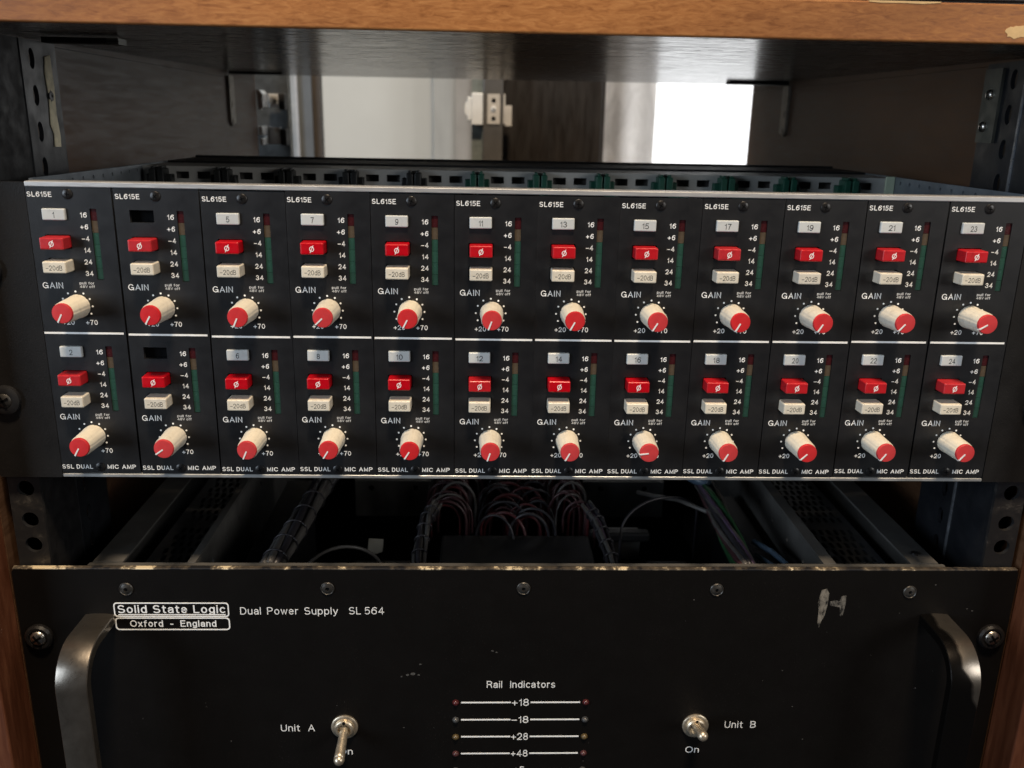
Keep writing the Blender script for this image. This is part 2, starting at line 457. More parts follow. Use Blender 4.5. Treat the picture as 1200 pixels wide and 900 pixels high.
# ---- a plain grotesque lettering, drawn as strokes (capital height 1, x height 0.72)
def ar(cx, cy, rx, ry, a0, a1, n=14):
    return [(cx+rx*math.cos(math.radians(a0+(a1-a0)*k/n)), cy+ry*math.sin(math.radians(a0+(a1-a0)*k/n))) for k in range(n+1)]
def flip(strokes, w): return [[(w-x, 1-y) for x, y in st] for st in strokes]
SIX = [ar(.31, .32, .30, .32, 0, 360, 22), ar(.40, .40, .39, .60, 55, 176, 10)+[(.01, .32)]]
ESS = ar(.33, .745, .29, .255, 36, 262, 14) + ar(.33, .25, .33, .25, 82, -144, 14)
GL = {
 '0': [ar(.30, .5, .30, .5, 0, 360, 26)], '1': [[(.0, .76), (.15, .82), (.22, 1), (.22, 0)]],
 '2': [ar(.30, .70, .29, .30, 172, -28, 12)+[(.30, .27), (.04, .06), (.0, 0), (.60, 0)]],
 '3': [ar(.29, .755, .25, .245, 165, -90, 12), ar(.29, .255, .31, .255, 90, -165, 12)],
 '4': [[(.46, 0), (.46, 1), (0, .28), (.64, .28)]],
 '5': [[(.54, 1), (.10, 1), (.04, .47), (.08, .53)]+ar(.28, .32, .31, .32, 118, -138, 14)],
 '6': SIX, '9': flip(SIX, .62), '7': [[(0, 1), (.58, 1), (.32, .5), (.22, 0)]],
 '8': [ar(.30, .76, .25, .24, 0, 360, 20), ar(.30, .26, .30, .26, 0, 360, 20)],
 '+': [[(0, .40), (.62, .40)], [(.31, .09), (.31, .71)]], '\u2212': [[(0, .40), (.58, .40)]], '-': [[(0, .38), (.30, .38)]],
 'S': [ESS], 'L': [[(0, 1), (0, 0), (.50, 0)]], 'E': [[(.55, 1), (0, 1), (0, 0), (.57, 0)], [(0, .53), (.50, .53)]],
 'G': [ar(.40, .5, .40, .5, 40, 325, 20)+[(.78, .44), (.45, .44)], [(.78, .44), (.78, 0)]],
 'A': [[(0, 0), (.36, 1), (.72, 0)], [(.12, .32), (.60, .32)]], 'I': [[(0, 0), (0, 1)]],
 'N': [[(0, 0), (0, 1), (.60, 0), (.60, 1)]], 'D': [[(0, 0), (0, 1), (.27, 1)]+ar(.27, .5, .39, .5, 90, -90, 14)+[(0, 0)]],
 'U': [[(0, 1), (0, .32)]+ar(.31, .31, .31, .31, 180, 360, 12)+[(.62, 1)]],
 'M': [[(0, 0), (0, 1), (.37, .08), (.74, 1), (.74, 0)]], 'C': [ar(.39, .5, .39, .5, 38, 322, 20)],
 'P': [[(0, 0), (0, 1), (.33, 1)]+ar(.33, .74, .27, .26, 90, -90, 10)+[(0, .48)]],
 'B': [[(0, 0), (0, 1), (.30, 1)]+ar(.31, .765, .25, .235, 90, -90, 10)+[(0, .53)], [(.2, .53), (.31, .53)]+ar(.32, .265, .30, .265, 90, -90, 10)+[(0, 0)]],
 'V': [[(0, 1), (.34, 0), (.68, 1)]], 'O': [ar(.41, .5, .41, .5, 0, 360, 26)],
 'R': [[(0, 0), (0, 1), (.34, 1)]+ar(.34, .745, .27, .255, 90, -90, 10)+[(0, .49)], [(.30, .49), (.50, .43), (.56, .25), (.62, 0)]],
 'a': [ar(.25, .50, .22, .22, 165, 0, 8)+[(.47, 0)], [(.47, .43), (.22, .39)]+ar(.20, .195, .20, .195, 90, 285, 10)+[(.42, .09), (.47, .2)]],
 'c': [ar(.26, .36, .26, .36, 45, 315, 16)], 'd': [[(.50, 1), (.50, 0)], ar(.25, .36, .25, .36, 0, 360, 20)],
 'e': [[(.0, .38), (.50, .38)]+ar(.25, .36, .25, .36, 5, 318, 16)],
 'f': [[(.11, 0), (.11, .80)]+ar(.29, .82, .18, .18, 180, 85, 6), [(0, .70), (.30, .70)]],
 'g': [[(.50, .72), (.50, -.06)]+ar(.25, -.06, .25, .20, 0, -155, 10), ar(.25, .37, .25, .35, 0, 360, 20)],
 'i': [[(0, 0), (0, .72)], [(0, .97), (0, 1.0)]], 'l': [[(0, 0), (0, 1)]],
 'n': [[(0, 0), (0, .72)], [(0, .40), (.0, .48)]+ar(.23, .48, .23, .24, 180, 0, 10)+[(.46, 0)]],
 'o': [ar(.26, .36, .26, .36, 0, 360, 20)], 'p': [[(0, .72), (0, -.27)], ar(.26, .36, .26, .36, 0, 360, 20)],
 'r': [[(0, 0), (0, .72)], [(0, .40)]+ar(.23, .47, .23, .24, 180, 80, 6)],
 's': [[(x*.68, y*.72) for x, y in ESS]],
 't': [[(.12, .92), (.12, .13)]+ar(.25, .13, .13, .13, 180, 285, 6), [(0, .70), (.30, .70)]],
 'u': [[(0, .72), (0, .24)]+ar(.23, .24, .23, .24, 180, 360, 10), [(.46, .72), (.46, 0)]],
 'w': [[(0, .72), (.18, 0), (.36, .68), (.54, 0), (.72, .72)]],
 'x': [[(0, .72), (.46, 0)], [(.46, .72), (0, 0)]], 'y': [[(0, .72), (.26, .04)], [(.52, .72), (.20, -.18), (.03, -.26)]],
}
def stroke_poly(pts, h):
    """left and right offset outlines of a centre line, mitred, with square ends"""
    P_ = [Vector((x, y)) for x, y in pts]
    Q = [P_[0]]
    for p in P_[1:]:
        if (p-Q[-1]).length > 1e-4: Q.append(p)
    P_ = Q
    closed = (P_[0]-P_[-1]).length < 1e-3
    if closed: P_ = P_[:-1]
    n = len(P_)
    if not closed:
        P_[0] = P_[0] - (P_[1]-P_[0]).normalized()*h*0.98
        P_[-1] = P_[-1] + (P_[-1]-P_[-2]).normalized()*h*0.98
    L, R_ = [], []
    for i in range(n):
        d1 = (P_[i]-P_[i-1]) if (closed or i > 0) else (P_[1]-P_[0])
        d2 = (P_[(i+1) % n]-P_[i]) if (closed or i < n-1) else (P_[-1]-P_[-2])
        d1.normalize(); d2.normalize()
        n1 = Vector((-d1.y, d1.x)); n2 = Vector((-d2.y, d2.x))
        m_ = n1+n2
        if m_.length < 0.2: m_ = n1.copy()
        m_.normalize()
        k = h/max(0.45, m_.dot(n1))
        L.append(P_[i]+m_*k); R_.append(P_[i]-m_*k)
    return L, R_, closed
def write(mb, body, x0, x1, z, cap, m, y=-0.06, wt=0.15, word=1.0, track=0.0, proud=0.1):
    """lettering spread from x0 to x1, capital height cap, centred on height z, standing just proud of y"""
    strokes = []; px = 0.0
    for ch in body:
        if ch == ' ':
            px += 0.34*word; continue
        g = GL[ch]
        xs = [x for st in g for x, _ in st]
        for st in g: strokes.append([(x-min(xs)+px, y_) for x, y_ in st])
        px += max(xs)-min(xs) + wt + 0.19 + track
    allx = [x for st in strokes for x, _ in st]
    a, c = min(allx)-wt/2, max(allx)+wt/2
    sx = (x1-x0)/(c-a); sz = cap/(1+wt)
    zb = z-cap/2+sz*wt/2
    b = bmesh.new()
    for q, st in enumerate(strokes):
        L, R_, closed = stroke_poly(st, wt/2)
        yo = y-0.004*(q % 3)
        def V(p, yy): return b.verts.new(((x0+(p.x-a)*sx)*S, yy*S, (zb+p.y*sz)*S))
        f = [(V(l, yo), V(r, yo), V(l, yo+proud), V(r, yo+proud)) for l, r in zip(L, R_)]
        for i in range(len(f) if closed else len(f)-1):
            A, B = f[i], f[(i+1) % len(f)]
            b.faces.new((A[0], A[1], B[1], B[0]))
            b.faces.new((A[1], A[3], B[3], B[1])); b.faces.new((A[2], A[0], B[0], B[2]))
        if not closed:
            for A in (f[0], f[-1]): b.faces.new((A[0], A[1], A[3], A[2]))
    bmesh.ops.recalc_face_normals(b, faces=b.faces)
    mb._merge(b, m)

def plate(outer, holes, thick, res=16):
    """flat plate with holes as a mesh in its own x/y plane (mm), thickness centred"""
    c = bpy.data.curves.new('p', 'CURVE')
    c.dimensions = '2D'; c.fill_mode = 'BOTH'; c.extrude = thick/2
    for ol in [outer]+holes:
        s = c.splines.new('POLY'); s.points.add(len(ol)-1)
        for p, (x, y) in zip(s.points, ol):
            p.co = (x, y, 0, 1)
        s.use_cyclic_u = True
    return curve_mesh(c)

def ell(cx, cy, rx, ry, n=18):
    return [(cx+rx*math.cos(2*math.pi*k/n), cy+ry*math.sin(2*math.pi*k/n)) for k in range(n)]
def rect(x0, x1, y0, y1):
    return [(x0, y0), (x1, y0), (x1, y1), (x0, y1)]
def rrect(x0, x1, y0, y1, r, n=5):
    o = []
    for cx, cy, a0 in ((x1-r, y1-r, 0), (x0+r, y1-r, 90), (x0+r, y0+r, 180), (x1-r, y0+r, 270)):
        for k in range(n+1):
            a = math.radians(a0+90*k/n)
            o.append((cx+r*math.cos(a), cy+r*math.sin(a)))
    return o
RX = Matrix.Rotation(math.pi/2, 4, 'X')       # plate x/y -> world x/z, facing the camera
SC = Matrix.Scale(S, 4)
def on_front(y): return Matrix.Translation((0, y*S, 0)) @ RX @ SC            # (x, z)
def on_side(x): return Matrix.Translation((x*S, 0, 0)) @ Matrix(((0, 0, 1, 0), (1, 0, 0, 0), (0, 1, 0, 0), (0, 0, 0, 1))) @ SC   # (y, z)
def on_top(z): return Matrix.Translation((0, 0, z*S)) @ SC                    # (x, y)

def thing(name, label, cat, loc=(0, 0, 0), group=None):
    o = bpy.data.objects.new(name, None); C.objects.link(o)
    o.empty_display_size = 0.02
    o.location = Vector(loc)*S
    o['label'] = label; o['category'] = cat
    if group: o['group'] = group
    return o
def tag(o, label, cat, group=None):
    o['label'] = label; o['category'] = cat
    if group: o['group'] = group
    return o

def cross_screw(mb, cx, cz, r, y, m, h=1.2, dome=0.5, rot=0.3):
    """pan head screw with a sunk cross recess"""
    mb.lathe(cx, cz, [(r, y), (r, y-h*0.5), (r*0.86, y-h*0.85), (r*0.5, y-h-dome*0.6), (0, y-h-dome*0.75)], m, 20)
    ca, sa = math.cos(rot), math.sin(rot)
    for (a, b_) in ((0.62, 0.13), (0.13, 0.62)):
        pts = [(cx+(x*ca-z*sa)*r, cz+(x*sa+z*ca)*r) for x, z in ((-a, -b_), (a, -b_), (a, b_), (-a, b_))]
        mb.poly(pts, y-h-dome*0.75-0.06, y-h*0.4, m_hole)

# ================================================================== large structure
# ------------------------------------------------------------------ the room behind
mb = MB()
mb.box(-1600, 640, 1500, 1560, -900, 1500, m_wall)
o = mb.build('wall'); o['kind'] = 'structure'
o['label'] = 'pale grey wall seen through the open back of the rack'

# panel standing off the wall, darker greys beside the pale wall
t = thing('wall_panel', 'darker grey vertical boards right of the pale wall, left of the frame post', 'wall panel', (134, 1420, -900))
MB().box(-42, 0, 0, 12, 0, 2400, m_wall_shade).build('board', t)
MB().box(0.5, 32, -6, 12, 0, 2400, mat('brown_grey_board', (0.25, 0.235, 0.215), 0.7, var=0.1, nscale=14)).build('board', t)
MB().box(32.5, 120, -12, 12, 0, 2400, mat('green_grey_board', (0.205, 0.215, 0.20), 0.7, var=0.1, nscale=14)).build('board', t)

# aluminium edged frame at left
t = thing('window_frame', 'bright aluminium strip with blue grey frame left of the pale wall', 'frame', (-40, 700, -500))
MB().box(0, 3.0, -2, 20, 0, 700, m_alu).box(3.0, 11.5, 0, 20, 0, 700, m_alu_dull).box(11.5, 14.5, -2, 20, 0, 700, m_alu).build('edge_strip', t)
MB().box(14.5, 29.5, 4, 24, 0, 700, m_greyblue).build('jamb', t)
MB().box(29.5, 38.5, 10, 26, 0, 700, mat('brown_gasket', (0.055, 0.045, 0.038), 0.6)).build('gasket', t)

# post with catch
t = thing('frame_post', 'dark grey metal post with a catch plate in the middle of the rear opening', 'post', (200, 720, -500))
MB().box(-11.5, 12, 0, 26, 0, 700, m_post, 0.8).build('upright', t)
MB().box(-25, -11.5, 8, 20, 0, 700, mat('green_grey_glass_edge', (0.16, 0.18, 0.17), 0.3)).build('edge_strip', t)
pl = MB().box(-6.5, 8.6, -2.0, 0, 529.5, 563.5, m_beige, 0.4)
pl_o = pl.build('catch_plate', t)
mb = MB()
cross_screw(mb, 1.0, 546.5, 3.3, -2.0, m_white, 1.4)
mb.build('screw', pl_o)
mb = MB()
mb.lathe(1.0, 556.5, [(2.6, -2.3), (2.6, -2.0), (0, -2.0)], m_olive, 14)
mb.lathe(1.0, 536.0, [(2.6, -2.3), (2.6, -2.0), (0, -2.0)], m_olive, 14)
mb.build('rivet', pl_o)
# roller catch left of the post, beige keep right of it
t2 = thing('roller_catch', 'white roller catch on the left of the frame post', 'catch', (176, 718, 47))
MB().box(-1, 12.2, -6, 10, -18.5, 17.5, m_white, 0.8).build('body', t2)
MB().box(-6, -1, -4, 8, -13.5, 13, m_white, 1.2).build('roller_seat', t2)
mb = MB(); mb.lathe(0, 0, [(0, -6), (9.6, -6), (10, -4), (10, 4), (0, 6)], m_white, 20)
r = mb.build('roller', t2); r.scale = (0.36, 0.8, 0.85); r.location = (-0.0058, 0.002, 0)
t3 = thing('strike_plate', 'small beige strike piece on the right of the frame post', 'catch', (212.6, 724, 46))
MB().box(0, 2.2, -6, 8, -16, 18, m_beige, 0.3).build('flange', t3)
MB().box(2.2, 10.0, -8, 8, -18.5, 5.0, m_beige, 0.5).build('block', t3)

# brown door
t = thing('brown_door', 'dark brown door leaf behind the rack, left of the bright curtain', 'door', (212, 762, -600))
MB().box(0, 124, 0, 34, 0, 800, m_door, 1.5).build('leaf', t)
MB().box(124.3, 128, 6, 30, 0, 800, m_door).build('edge_strip', t)

# window with curtain
t = thing('bright_window', 'blown out daylight window filling the right of the rear opening', 'window', (360, 1080, -700))
MB().box(26, 620, 6, 10, 0, 1700, m_day).build('pane', t)
MB().box(-14, 25, -10, 40, 0, 1700, m_wall_shade).box(620, 680, -10, 40, 0, 1700, m_wall_shade).build('frame', t)
def curtain(x0, x1, y, z0, z1, amp, per, name):
    b = bmesh.new(); n = 60; rows = 3
    g = [[b.verts.new(((x0+(x1-x0)*i/n)*S, (y+amp*math.sin(2*math.pi*(x1-x0)*i/n/per)+amp*0.5*math.sin(5.1*i/n*3))*S, (z0+(z1-z0)*j/rows)*S)) for i in range(n+1)] for j in range(rows+1)]
    for j in range(rows):
        for i in range(n):
            b.faces.new((g[j][i], g[j][i+1], g[j+1][i+1], g[j+1][i])).smooth = True
    bmesh.ops.solidify(b, geom=list(b.faces), thickness=0.8*S)
    me = bpy.data.meshes.new(name); b.to_mesh(me); b.free(); me.materials.append(m_curtain)
    return link(name, me)
tag(curtain(345, 404, 1034, -700, 300, 3.5, 23, 'sheer_curtain'), 'added second sheer curtain layer that dims the glow behind the first, next to the brown door', 'curtain')  # extra layer added to fade the window glow towards the door
tag(curtain(345, 449, 1010, -700, 300, 2.5, 47, 'sheer_curtain'), 'sheer pale curtain hanging in front of the bright window edge', 'curtain')

# ------------------------------------------------------------------ the cabinet
cab = thing('rack_cabinet', 'wooden rack cabinet with honey coloured top edge, black inside', 'cabinet', (211, 0, -420))
CO = (-211*S, 0, 420*S)
def cpart(mbuf, name, parent=None):
    o = mbuf.build(name, parent or cab)
    if parent is None: o.location = CO
    return o
XL, XR = -33.0, 455.0
# top shelf: lacquered underside, honey front edge
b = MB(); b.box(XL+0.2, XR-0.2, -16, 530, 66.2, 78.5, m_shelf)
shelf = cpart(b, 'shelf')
# tilt of the shelf: its back edge sits a few millimetres higher
for v in shelf.data.vertices:
    v.co.z += max(0, v.co.y)*0.0105
b = MB(); b.box(XL-26, XR+26, -20, -16, 65.2, 79.6, m_wood, 0.7, 3)
edge = cpart(b, 'front_edge', shelf)
b = MB()
def blob(cx, cz, w, h, n=16, sd=1):
    rr = random.Random(sd)
    return [(cx+w*math.cos(2*math.pi*k/n)*rr.uniform(0.7, 1.1), cz+h*math.sin(2*math.pi*k/n)*rr.uniform(0.7, 1.1)) for k in range(n)]
b.poly(blob(395.5, 69.6, 4.6, 2.7, 18, 4), -20.12, -19.6, m_patch)
b.poly([(336, 79.2), (341, 78.9), (349, 79.0), (357, 78.8), (364, 79.3), (364, 79.7), (336, 79.7)], -20.14, -19.0, m_patch)
cpart(b, 'paint_chip', shelf)
# sides: stained trim in front, dark lining board inside
for sx in (0, 1):
    x0, x1 = (XL-24, XL) if sx == 0 else (XR, XR+24)
    b = MB(); b.box(x0, x1, -20, 2.0, -420, 65.0, m_trim, 0.8, 2)
    trim = cpart(b, 'side_trim')
    b = MB(); b.box(x0, x1, -15.8, 532, 65.2, 79.0, m_lining); b.box(x0, x1, 2.2, 532, -420, 65.0, m_lining)
    cpart(b, 'side_panel')
# cabinet bottom, and a back board added to shut out light from behind
b = MB(); b.box(XL-24, XR+24, 2.2, 532, -440, -421, m_lining); cpart(b, 'bottom_board')
b = MB(); b.box(XL-24, XR+24, 532.5, 545, -420, -30, m_lining); cpart(b, 'light_block_board')
# rack rails
m_crease = mat('rubbed_crease', (0.20, 0.21, 0.23), 0.35, 0.7, var=0.5, nscale=120)
def rack_rail(side):
    t = bpy.data.objects.new('rack_rail', None); C.objects.link(t); t.parent = cab; t.location = CO
    xf0, xf1 = (-29.0, -14.4) if side < 0 else (437.2, 451.8)
    xs = -15.6 if side < 0 else 438.4
    xh = -21.1 if side < 0 else 445.0
    holes = []
    z = -134.3
    offs = (-134.3, -150.2, -162.9)
    for k in range(-4, 6):
        for q in offs:
            zc = q + 44.45*k
            if -405 < zc < 58: holes.append(ell(xh, zc, 3.9, 3.9, 16))
    b = MB()
    b.mesh(plate(rect(xf0, xf1, -410, 64), holes, 2.0), on_front(5.2), m_rail)
    b.build('front_flange', t)
    # deep side flange: front run, worn crease, recessed rear run with slots
    b = MB()
    b.box(min(xs-1, xs+1), max(xs-1, xs+1), 6.4, 38, -410, 64, m_dark_steel if side > 0 else m_rubber_and_shade)  # left run coloured black to stand for shade from shelf and trim
    b.build('side_flange', t)
    b = MB()
    xe = xs+1.0 if side < 0 else xs-1.0
    b.box(xe-0.5, xe+0.5, 38, 40, -410, 64, m_crease if side > 0 else m_dark_steel, 0.3)
    b.build('worn_crease', t)
    sl = []
    zz = 60.0-4.0
    while zz > -400:
        sl.append(ell(49.0, zz, 2.7, 4.6, 16)); zz -= 15.9
    b = MB()
    b.mesh(plate(rect(40, 73, -410, 64), sl, 2.0), on_side(xs), m_dark_steel)
    b.build('slotted_flange', t)
    return t
rl = rack_rail(-1)
rr_ = rack_rail(1)
# cream tape with a screw on the left rail's rear edge
b = MB()
tp = [(61, 57.5), (66, 58.5), (66.6, 44), (65.6, 32), (67, 22), (66.4, 17), (60.5, 17.2), (61.4, 23), (59.0, 27.5), (59.6, 31), (60.6, 40), (59.6, 50)]
me = plate(tp, [ell(62.3, 40.2, 1.2, 3.0, 12)], 0.5)
b.mesh(me, on_side(-14.2), m_tape)
tape = b.build('tape_strip', rl)
b = MB(); b.lathe(0, 0, [(2.4, 0), (2.2, -0.6), (0.8, -0.8), (0.8, -0.2), (0, -0.2)], m_screw_black, 14)
so = b.build('screw', rl); so.location = (-14.3*S, 62.3*S, 40.2*S); so.rotation_euler = (0, 0, math.pi/2)
# olive joining plate with two screws on the right rail
b = MB(); b.mesh(plate(rect(57, 72, 27.0, 61.5), [], 1.4), on_side(436.6), m_olive)
pl = b.build('joining_plate', rr_)
for yy, zz in ((64.5, 49.5), (66.3, 34.5)):
    b = MB(); b.lathe(0, 0, [(2.6, 0), (2.4, -1.0), (1.6, -1.7), (0, -1.9)], m_screw, 16)
    b.box(-0.3, 0.3, -2.0, -1.2, -1.6, 1.6, m_hole)
    so = b.build('screw', pl); so.location = (435.9*S, yy*S, zz*S); so.rotation_euler = (0, 0, -math.pi/2)
# loose screw heads on the rail fronts, just beside the top of the unit
for (x, z, m_) in ((441.5, 49.6, m_screw_dull), (-19.5, 41.0, m_screw_dull)):
    b = MB(); cross_screw(b, x, z, 4.6, 4.0, m_, 2.4, 0.8)
    b.build('screw', rr_ if x > 0 else rl)
# angle brackets under the shelf at the back
def bracket(side, yb):
    b = MB()
    w0, w1 = (XL, XL+2.4) if side < 0 else (XR-2.4, XR)
    sl = [ell(yb+5.0, 57-14, 1.5, 3.6, 12), ell(yb+5.0, 57-29, 1.5, 3.6, 12)]
    b.mesh(plate(rrect(yb, yb+15, 27, 66.6, 1.6), sl, 2.4), on_side((w0+w1)/2), m_bracket)
    if side < 0: b.box(w1, w1+46, yb, yb+11, 68.0, 70.2, m_rubber_and_shade)
    else: b.box(w0-52, w0, yb, yb+11, 67.2, 70.4, m_rubber_and_shade)
    return cpart(b, 'angle_bracket')
bracket(-1, 432)
bracket(1, 417)
# batten under the shelf at the left rail
b = MB(); b.box(-13.5, 16.0, 58, 67, 63.6, 66.0, m_rubber_and_shade); bt = cpart(b, 'batten')
b = MB(); b.box(16.2, 21.5, 57.5, 67.5, 63.3, 66.0, m_olive); b.box(16.2, 21.7, 57.2, 57.6, 64.5, 64.8, m_hole); cpart(b, 'batten_end')
# rear post with two spring clips at the left, behind the cabinet
t = thing('rear_corner_post', 'dark grey steel corner post left, behind the rack', 'post', (-25, 574, -420))
MB().box(-40, 13.5, 6, 20, 0, 560, mat('dark_grey_post', (0.05, 0.052, 0.05), 0.4, 0.3)).build('upright', t)
for k, (zc, lab) in enumerate(((468.5, 'upper bright spring clip on the dark rear post'), (434.0, 'lower bright spring clip on the dark rear post'))):
    c = thing('spring_clip', lab, 'clip', (-25, 566, zc-420), 'spring clips on the rear post')
    if k == 0:
        MB().poly([(-8, 9.5), (-4.5, 9.5), (-2, 6), (-2, -6), (-4.5, -9), (-6.5, -9)], -32, -12, m_white).build('jaw', c)
        b = MB().box(-2, 8, -7, 0, -6.5, 6.5, m_alu, 0.5); b.lathe(2.5, 0.5, [(3.8, -7), (3.8, -8.2), (2.0, -8.6), (0, -8.6)], m_screw, 16); b.build('body', c)
    else:
        MB().box(-7.5, -3.8, -32, -10, 1.5, 10, m_white, 0.6).box(-7, -3.6, -32, -10, -8, -1.5, m_white, 0.6).box(-7, -4, -11, 0, -8, 10, m_white).build('jaw', c)
        b = MB().box(-3.6, 8, -7, 0, -7.5, 9.0, m_alu, 0.5); b.lathe(5.0, 6, [(2.6, -7), (2.4, -8.6), (0, -8.8)], m_screw, 16); b.build('body', c)
    MB().box(8.2, 14.5, -9, 6, -8.5, 7.5, m_rubber_and_shade, 0.8).build('grip', c)

# equipment standing on top of the shelf
t = thing('upper_equipment', 'dark brown equipment front standing on top of the wooden shelf edge', 'rack equipment', (211, -8, 78.7))
b = MB().box(-30, 262, 0, 160, 0.2, 90, mat('upper_brown', (0.03, 0.02, 0.018), 0.4, var=0.4, nscale=25), 0.8); b.build('case', t)
MB().box(-26, 258, -1.6, 0, 3.0, 86, mat('upper_front', (0.018, 0.013, 0.012), 0.35, var=0.3, nscale=25), 0.4).build('front_panel', t)

# ================================================================== card cage (sub-rack)
cage = thing('card_cage', 'black eared card cage with aluminium rails holding the amp modules', 'rack frame', (212.6, 0, -126.5))
CG = (-212.6*S, 0, 126.5*S)
def gpart(mbuf, name, parent=None):
    o = mbuf.build(name, parent or cage)
    if parent is None: o.location = CG
    return o
X0, X1 = -0.9, 426.2
gpart(MB().box(X0, X1, -0.4, 9.0, 3.2, 5.4, m_alu, 0.35, 2), 'top_rail')
gpart(MB().box(X0, X1, -0.35, 8.0, -126.5, -124.9, m_alu_dull, 0.25, 1), 'bottom_rail')
# ears
for (xa, xb, xs) in ((-29.2, -1.1, -21.3), (426.4, 454.4, 446.2)):
    b = MB()
    b.mesh(plate(rrect(xa, xb, -126.7, 5.0, 0.8, 3), [ell(xs, -89.6, 4.6, 3.4, 14), ell(xs, -31.6, 4.6, 3.4, 14)], 3.0), on_front(1.3), m_ear)
    ear = gpart(b, 'mounting_ear')
    for zz in (-89.6, -31.6):
        b = MB()
        b.lathe(xs, zz, [(6.6, -0.2), (6.6, -2.2), (5.2, -2.8), (3.6, -2.8), (3.6, -0.4), (0, -0.4)], m_rubber_and_shade, 24)
        w = gpart(b, 'cup_washer', ear)
        b = MB(); cross_screw(b, xs, zz, 4.2, -0.6, m_screw_dull, 2.2, 1.2, 0.5)
        gpart(b, 'screw', ear)
# side plates, with rows of small holes
for x in (-2.6, 427.7):
    hs = [ell(24+11.5*k, 2.9, 1.1, 1.1, 10) for k in range(18)]
    hs += [ell(24+11.5*k, -122.5, 1.1, 1.1, 10) for k in range(18)]
    b = MB(); b.mesh(plate(rect(9.2, 234, -126.4, 6.0), hs, 1.6), on_side(x), m_zinc)
    gpart(b, 'side_plate')
m_slot = mat('warm_grey_rail', (0.46, 0.455, 0.43), 0.5, 0.3, var=0.15, nscale=50)
m_slotback = mat('slot_backing', (0.10, 0.095, 0.09), 0.6, 0.2, var=0.3)
# slotted rail 135 mm back, with card guides clipped through it
sl = []
xx = 4.6
while xx < 416:
    sl.append(rect(xx, xx+7.4, -1.4, 2.5)); xx += 11.82
b = MB()
b.mesh(plate(rect(-1.6, 426.8, -6.0, 5.4), sl, 1.4), on_front(135.7), m_slot)
b.box(-1.6, 426.8, 136.6, 172, 4.6, 5.4, m_slot)
b.box(-1.6, 426.8, 141, 143, -6, 4.4, m_slotback)
b.box(-1.6, 426.8, 172, 176, 3.4, 4.4, m_dark_steel)
gpart(b, 'slotted_rail')
b = MB()
b.box(-1.6, 426.8, 176.5, 234, 5.0, 6.4, m_rubber_and_shade); b.box(-1.6, 426.8, 232, 233.8, -126, 4.9, m_rubber_and_shade); b.box(-1.6, 426.8, 230, 234, 5.2, 7.6, m_rubber_and_shade, 0.4)
gpart(b, 'rear_cover')
b = MB(); b.box(421.4, 426.6, 133.8, 135.0, -6, 6.4, mat('pale_green_block', (0.48, 0.56, 0.42), 0.5), 0.3); gpart(b, 'end_block')
for k in range(13):
    gx = 8.5 + 35.4*k
    gm = m_black_guide if k < 5 else m_green_guide
    if k == 12: continue
    b = MB()
    for dx in (-3.6, 0.9):
        b.box(gx+dx, gx+dx+3.6, 125, 135, -5.5, 4.2, gm, 0.5)
        b.box(gx+dx+0.9, gx+dx+2.7, 126, 134, 4.0, 5.6, gm, 0.5)
    b.box(gx-6.5, gx+7.5, 129, 134.6, -6, 1.2, gm, 0.5)
    for xo in (-0.9, 0.7):
        b.box(gx+xo, gx+xo+0.5, 9.6, 129, -5.5, -2.6, gm)
    gpart(b, 'card_guide')

# ================================================================== the amplifier modules
P = 35.56
XLAB = -0.75
ROW = -59.35
KX, KZ = 15.5, -47.75
# --- shared meshes
def face_mesh():
    holes = []
    for r_ in (0, ROW):
        holes.append(rect(5.3, 15.3, -11.2+r_, -6.0+r_))       # tab slot
        holes.append(rrect(5.2, 16.0, -23.1+r_, -17.1+r_, 0.5, 2))    # button cut-outs
        holes.append(rrect(5.25, 15.95, -32.95+r_, -27.05+r_, 0.5, 2))
        holes.append(rect(24.95, 27.75, -36.1+r_, -6.1+r_))    # meter slot
    b = MB()
    b.mesh(plate(rrect(XLAB, XLAB+35.28, -124.7, 3.0, 0.3, 2), holes, 1.8), on_front(0.9), m_panel)
    b.box(XLAB+0.6, XLAB+34.5, 3.6, 4.2, -124.0, 2.6, m_hole)       # dark inside the slots
    return b.me('faceplate')
def letter_mesh():
    b = MB()
    write(b, 'SL615E', 0.0, 10.1, -0.45, 2.1, m_print, wt=0.165, track=0.03)
    for r_ in (0, ROW):
        for k, s_ in enumerate(('16', '+6', '\u22124', '14', '24', '34')):
            w = (2.75, 3.3, 3.2, 2.75, 3.2, 3.3)[k]
            write(b, s_, 23.65-w, 23.65, -8.75-4.94*k+r_, 2.15, m_print, wt=0.165, track=0.05)
        write(b, 'GAIN', 1.6, 10.2, -38.75+r_, 2.6, m_print, wt=0.135, track=0.03)
        write(b, 'pull for', 17.3, 23.5, -37.65+r_, 1.12, m_print_thin, wt=0.13, word=1.4)
        write(b, '48V off', 17.3, 23.5, -39.15+r_, 1.12, m_print_thin, wt=0.13, word=1.2)
        write(b, '+20', 8.1, 13.1, -54.85+r_, 2.15, m_print)
        write(b, '+70', 18.0, 23.0, -54.85+r_, 2.15, m_print)
        for k in range(-4, 5):
            a = math.radians(30*k)
            cx, cz = KX-0.4+6.55*math.sin(a), KZ+6.45*math.cos(a)+r_
            b.lathe(cx, cz, [(0.0, -0.1), (0.42, -0.1), (0.42, 0.1)], m_print, 10)
    b.box(XLAB+0.4, XLAB+34.4, -0.09, 0.2, -60.1, -59.25, m_print)
    write(b, 'SSL DUAL', -0.35, 13.3, -122.05, 2.0, m_print, wt=0.16, track=0.03, word=1.3)
    write(b, 'MIC AMP', 19.9, 32.6, -122.05, 2.0, m_print, wt=0.16, track=0.03, word=1.6)
    return b.me('printed_lettering')
